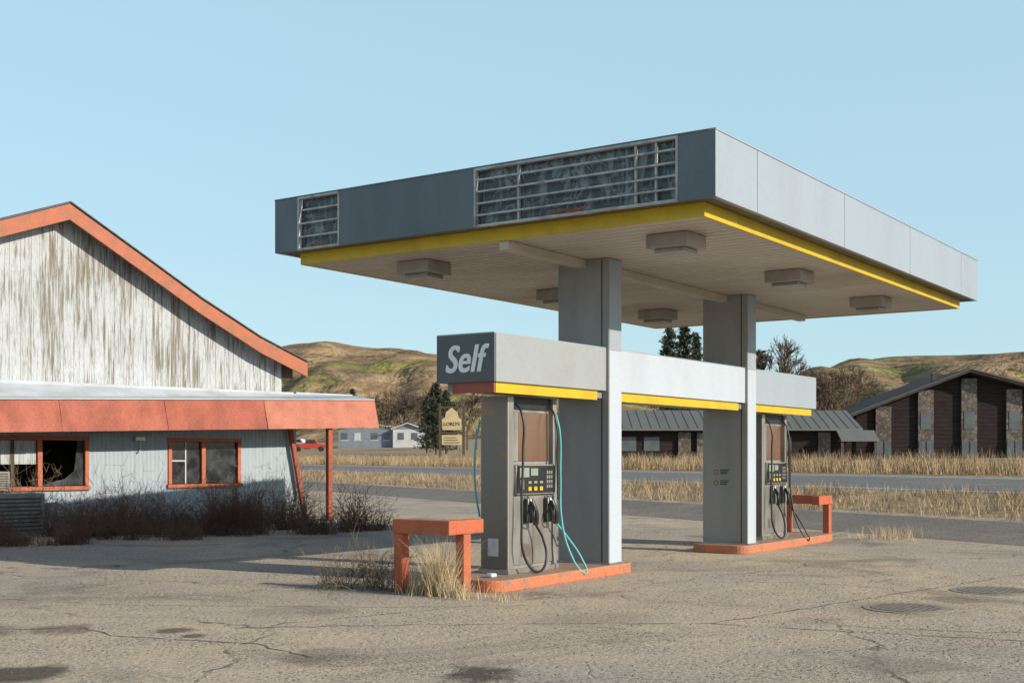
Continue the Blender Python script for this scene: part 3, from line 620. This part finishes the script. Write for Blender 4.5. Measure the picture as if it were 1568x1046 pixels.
def tuft(name,L,D,n,h,spread,mat=straw2,w=.008):
    x,y,_=C(L,D); N=n; base=np.stack([x+rng.normal(0,spread,N),y+rng.normal(0,spread,N),np.zeros(N)],1)
    ribbons(name,base,rng.uniform(.35,1,N)*h,rng.uniform(0,.35,N),rng.uniform(0,.55,N),rng.uniform(.6,1.3,N)*w,mat,4)
tuft('dry_grass_tuft',-.84,14.35,650,.78,.085); tuft('dry_grass_tuft',-.62,14.15,200,.3,.14); tuft('dry_grass_tuft',-1.0,14.5,200,.35,.13)
tuft('dry_grass_tuft',7.4,24.2,300,.35,.3); tuft('dry_grass_tuft',-.1,13.9,90,.14,.12)
tuft('pale_dead_grass',16.0,31.5,1600,.95,.55,straw,.014)
P=[]
for _ in range(60):
    L=rng.uniform(-12,10); D=rng.uniform(13,24); x,y,_z=C(L,D)
    for k in range(12): P.append((x+rng.normal(0,.05),y+rng.normal(0,.05),0))
N=len(P); ribbons('pavement_weeds',P,rng.uniform(.02,.07,N),rng.uniform(0,.8,N),rng.uniform(0,.5,N),np.full(N,.005),straw,2)

# ---------------------------------------------------------------- pavement details
def manhole(L,D,r):
    x,y,_=C(L,D); g=grp('manhole_cover',(x,y,.006)); n=40
    ring=[(r*math.cos(2*math.pi*k/n),r*math.sin(2*math.pi*k/n)) for k in range(n)]
    prism(g,'collar',ring,0,.006,M('collar',(.33,.29,.23),(.20,.18,.15),6,.9,fine=.4)); prism(g,'lid',[(a*.82,b_*.82) for a,b_ in ring],.0065,.012,ironm)
    V=[];F=[]
    for q in range(-4,5):
        hw_=math.sqrt(max(.01,(r*.74)**2-(q*r*.16)**2)); c=len(V); y0=q*r*.16
        V+= [(-hw_,y0-.012,.0125),(hw_,y0-.012,.0125),(hw_,y0+.012,.0125),(-hw_,y0+.012,.0125)]; F.append((c,c+1,c+2,c+3))
    mesh('lid_slots',V,F,M('slot',(.10,.08,.06)),g)
manhole(4.18,13.1,.46); manhole(5.75,14.8,.5)
cm=M('crack_tar',(.10,.085,.065),(.20,.17,.13),6,.9)
V=[];F=[]
def crack(pts,w):
    P=[]
    for (p,q) in zip(pts[:-1],pts[1:]):
        n=max(2,int(math.dist(p,q)/.12))
        for k in range(n): P.append((p[0]+(q[0]-p[0])*k/n+rng.normal(0,.018),p[1]+(q[1]-p[1])*k/n+rng.normal(0,.018)))
    for i,(a,b_) in enumerate(P):
        d=(P[min(i+1,len(P)-1)][0]-P[max(i-1,0)][0],P[min(i+1,len(P)-1)][1]-P[max(i-1,0)][1]); l=math.hypot(*d)+1e-6; ww=w*rng.uniform(.1,1.3)
        V.append(C(a-d[1]/l*ww,b_+d[0]/l*ww,.007)); V.append(C(a+d[1]/l*ww,b_-d[0]/l*ww,.007))
        if i: k=len(V); F.append((k-4,k-3,k-1,k-2))
ALL=[([(-7.5,14.6),(-4.2,13.4),(-1.4,13.2),(.6,13.4)],.008),([(-2.6,11.6),(0,11.9),(1.9,11.9),(4.6,10.7),(6,10.2)],.012),([(1.9,11.9),(3.6,13.6),(6.5,16.5),(11,20)],.012),([(-6,11.3),(-4,11.6),(-3.6,11.1),(-2.2,10.6),(-1.5,9.8)],.014),([(-6,18.4),(-2.5,17.0),(-1,15.6)],.010)]
AV=[];AF=[]
for pts_,w_ in ALL:
    V=[];F=[]; crack(pts_,w_); o=len(AV); AV+=V; AF+=[tuple(i+o for i in f) for f in F]
mesh('pavement_cracks',AV,AF,cm)
ncl=2600
L=rng.uniform(-7,7,ncl); D=rng.uniform(8.5,17,ncl); V=[];F=[]
for l,d in zip(L,D):
    if abs(l)/d>.45: continue
    x,y,_=C(l,d); s=rng.uniform(.004,.014); c=len(V)
    V+= [(x-s,y-s*.6,.004),(x+s,y-s*.7,.004),(x+s*.6,y+s,.004),(x-s*.7,y+s*.8,.004),(x+rng.normal(0,s*.3),y,.004+s*.8)]
    F+= [(c,c+1,c+4),(c+1,c+2,c+4),(c+2,c+3,c+4),(c+3,c,c+4)]
mesh('loose_gravel',V,F,M('gravel',(.20,.175,.14),(.11,.095,.08),20,.9))

# ---------------------------------------------------------------- light, sky, camera
EL=math.radians(22.5); sx,sy=.10,-1.0; l=math.hypot(sx,sy); sd=Vector((sx/l*math.cos(EL),sy/l*math.cos(EL),math.sin(EL)))
su=bpy.data.lights.new('sun','SUN'); su.energy=5.0; su.angle=math.radians(.5); su.color=(1,.895,.75)
so=bpy.data.objects.new('sun',su); so.rotation_euler=sd.to_track_quat('Z','Y').to_euler(); col_.objects.link(so)
w=bpy.data.worlds.new('World'); scene.world=w; w.use_nodes=True; nt=w.node_tree; bg=nt.nodes['Background']
sk=nt.nodes.new('ShaderNodeTexSky'); sk.sky_type='NISHITA'; sk.sun_disc=False; sk.sun_elevation=EL; sk.sun_rotation=math.atan2(sx,sy); sk.air_density=1.0; sk.dust_density=.8; sk.ozone_density=1.0
tc=nt.nodes.new('ShaderNodeTexCoord'); sp=nt.nodes.new('ShaderNodeSeparateXYZ'); nt.links.new(tc.outputs['Generated'],sp.inputs[0])
hz=ramp(nt,sp.outputs['Z'],.34,.48,.70,.0)
skc=mix(nt,hz,sk.outputs[0],(3.45,5.35,6.2)); skc=mix(nt,ramp(nt,sp.outputs['Z'],.40,.7,0,.45),skc,(.15,.3,.6))
nt.links.new(skc,bg.inputs['Color']); bg.inputs['Strength'].default_value=.15
cam=bpy.data.cameras.new('camera'); cam.sensor_width=36; cam.lens=1900/1568*36; cam.shift_y=177/1568; cam.clip_end=6000; cam.clip_start=.1
co=bpy.data.objects.new('camera',cam); co.location=(0,0,H); co.rotation_euler=(math.radians(90),0,YAW-math.pi/2); col_.objects.link(co); scene.camera=co
scene.view_settings.view_transform='Standard'; scene.view_settings.look='None'; scene.view_settings.exposure=0
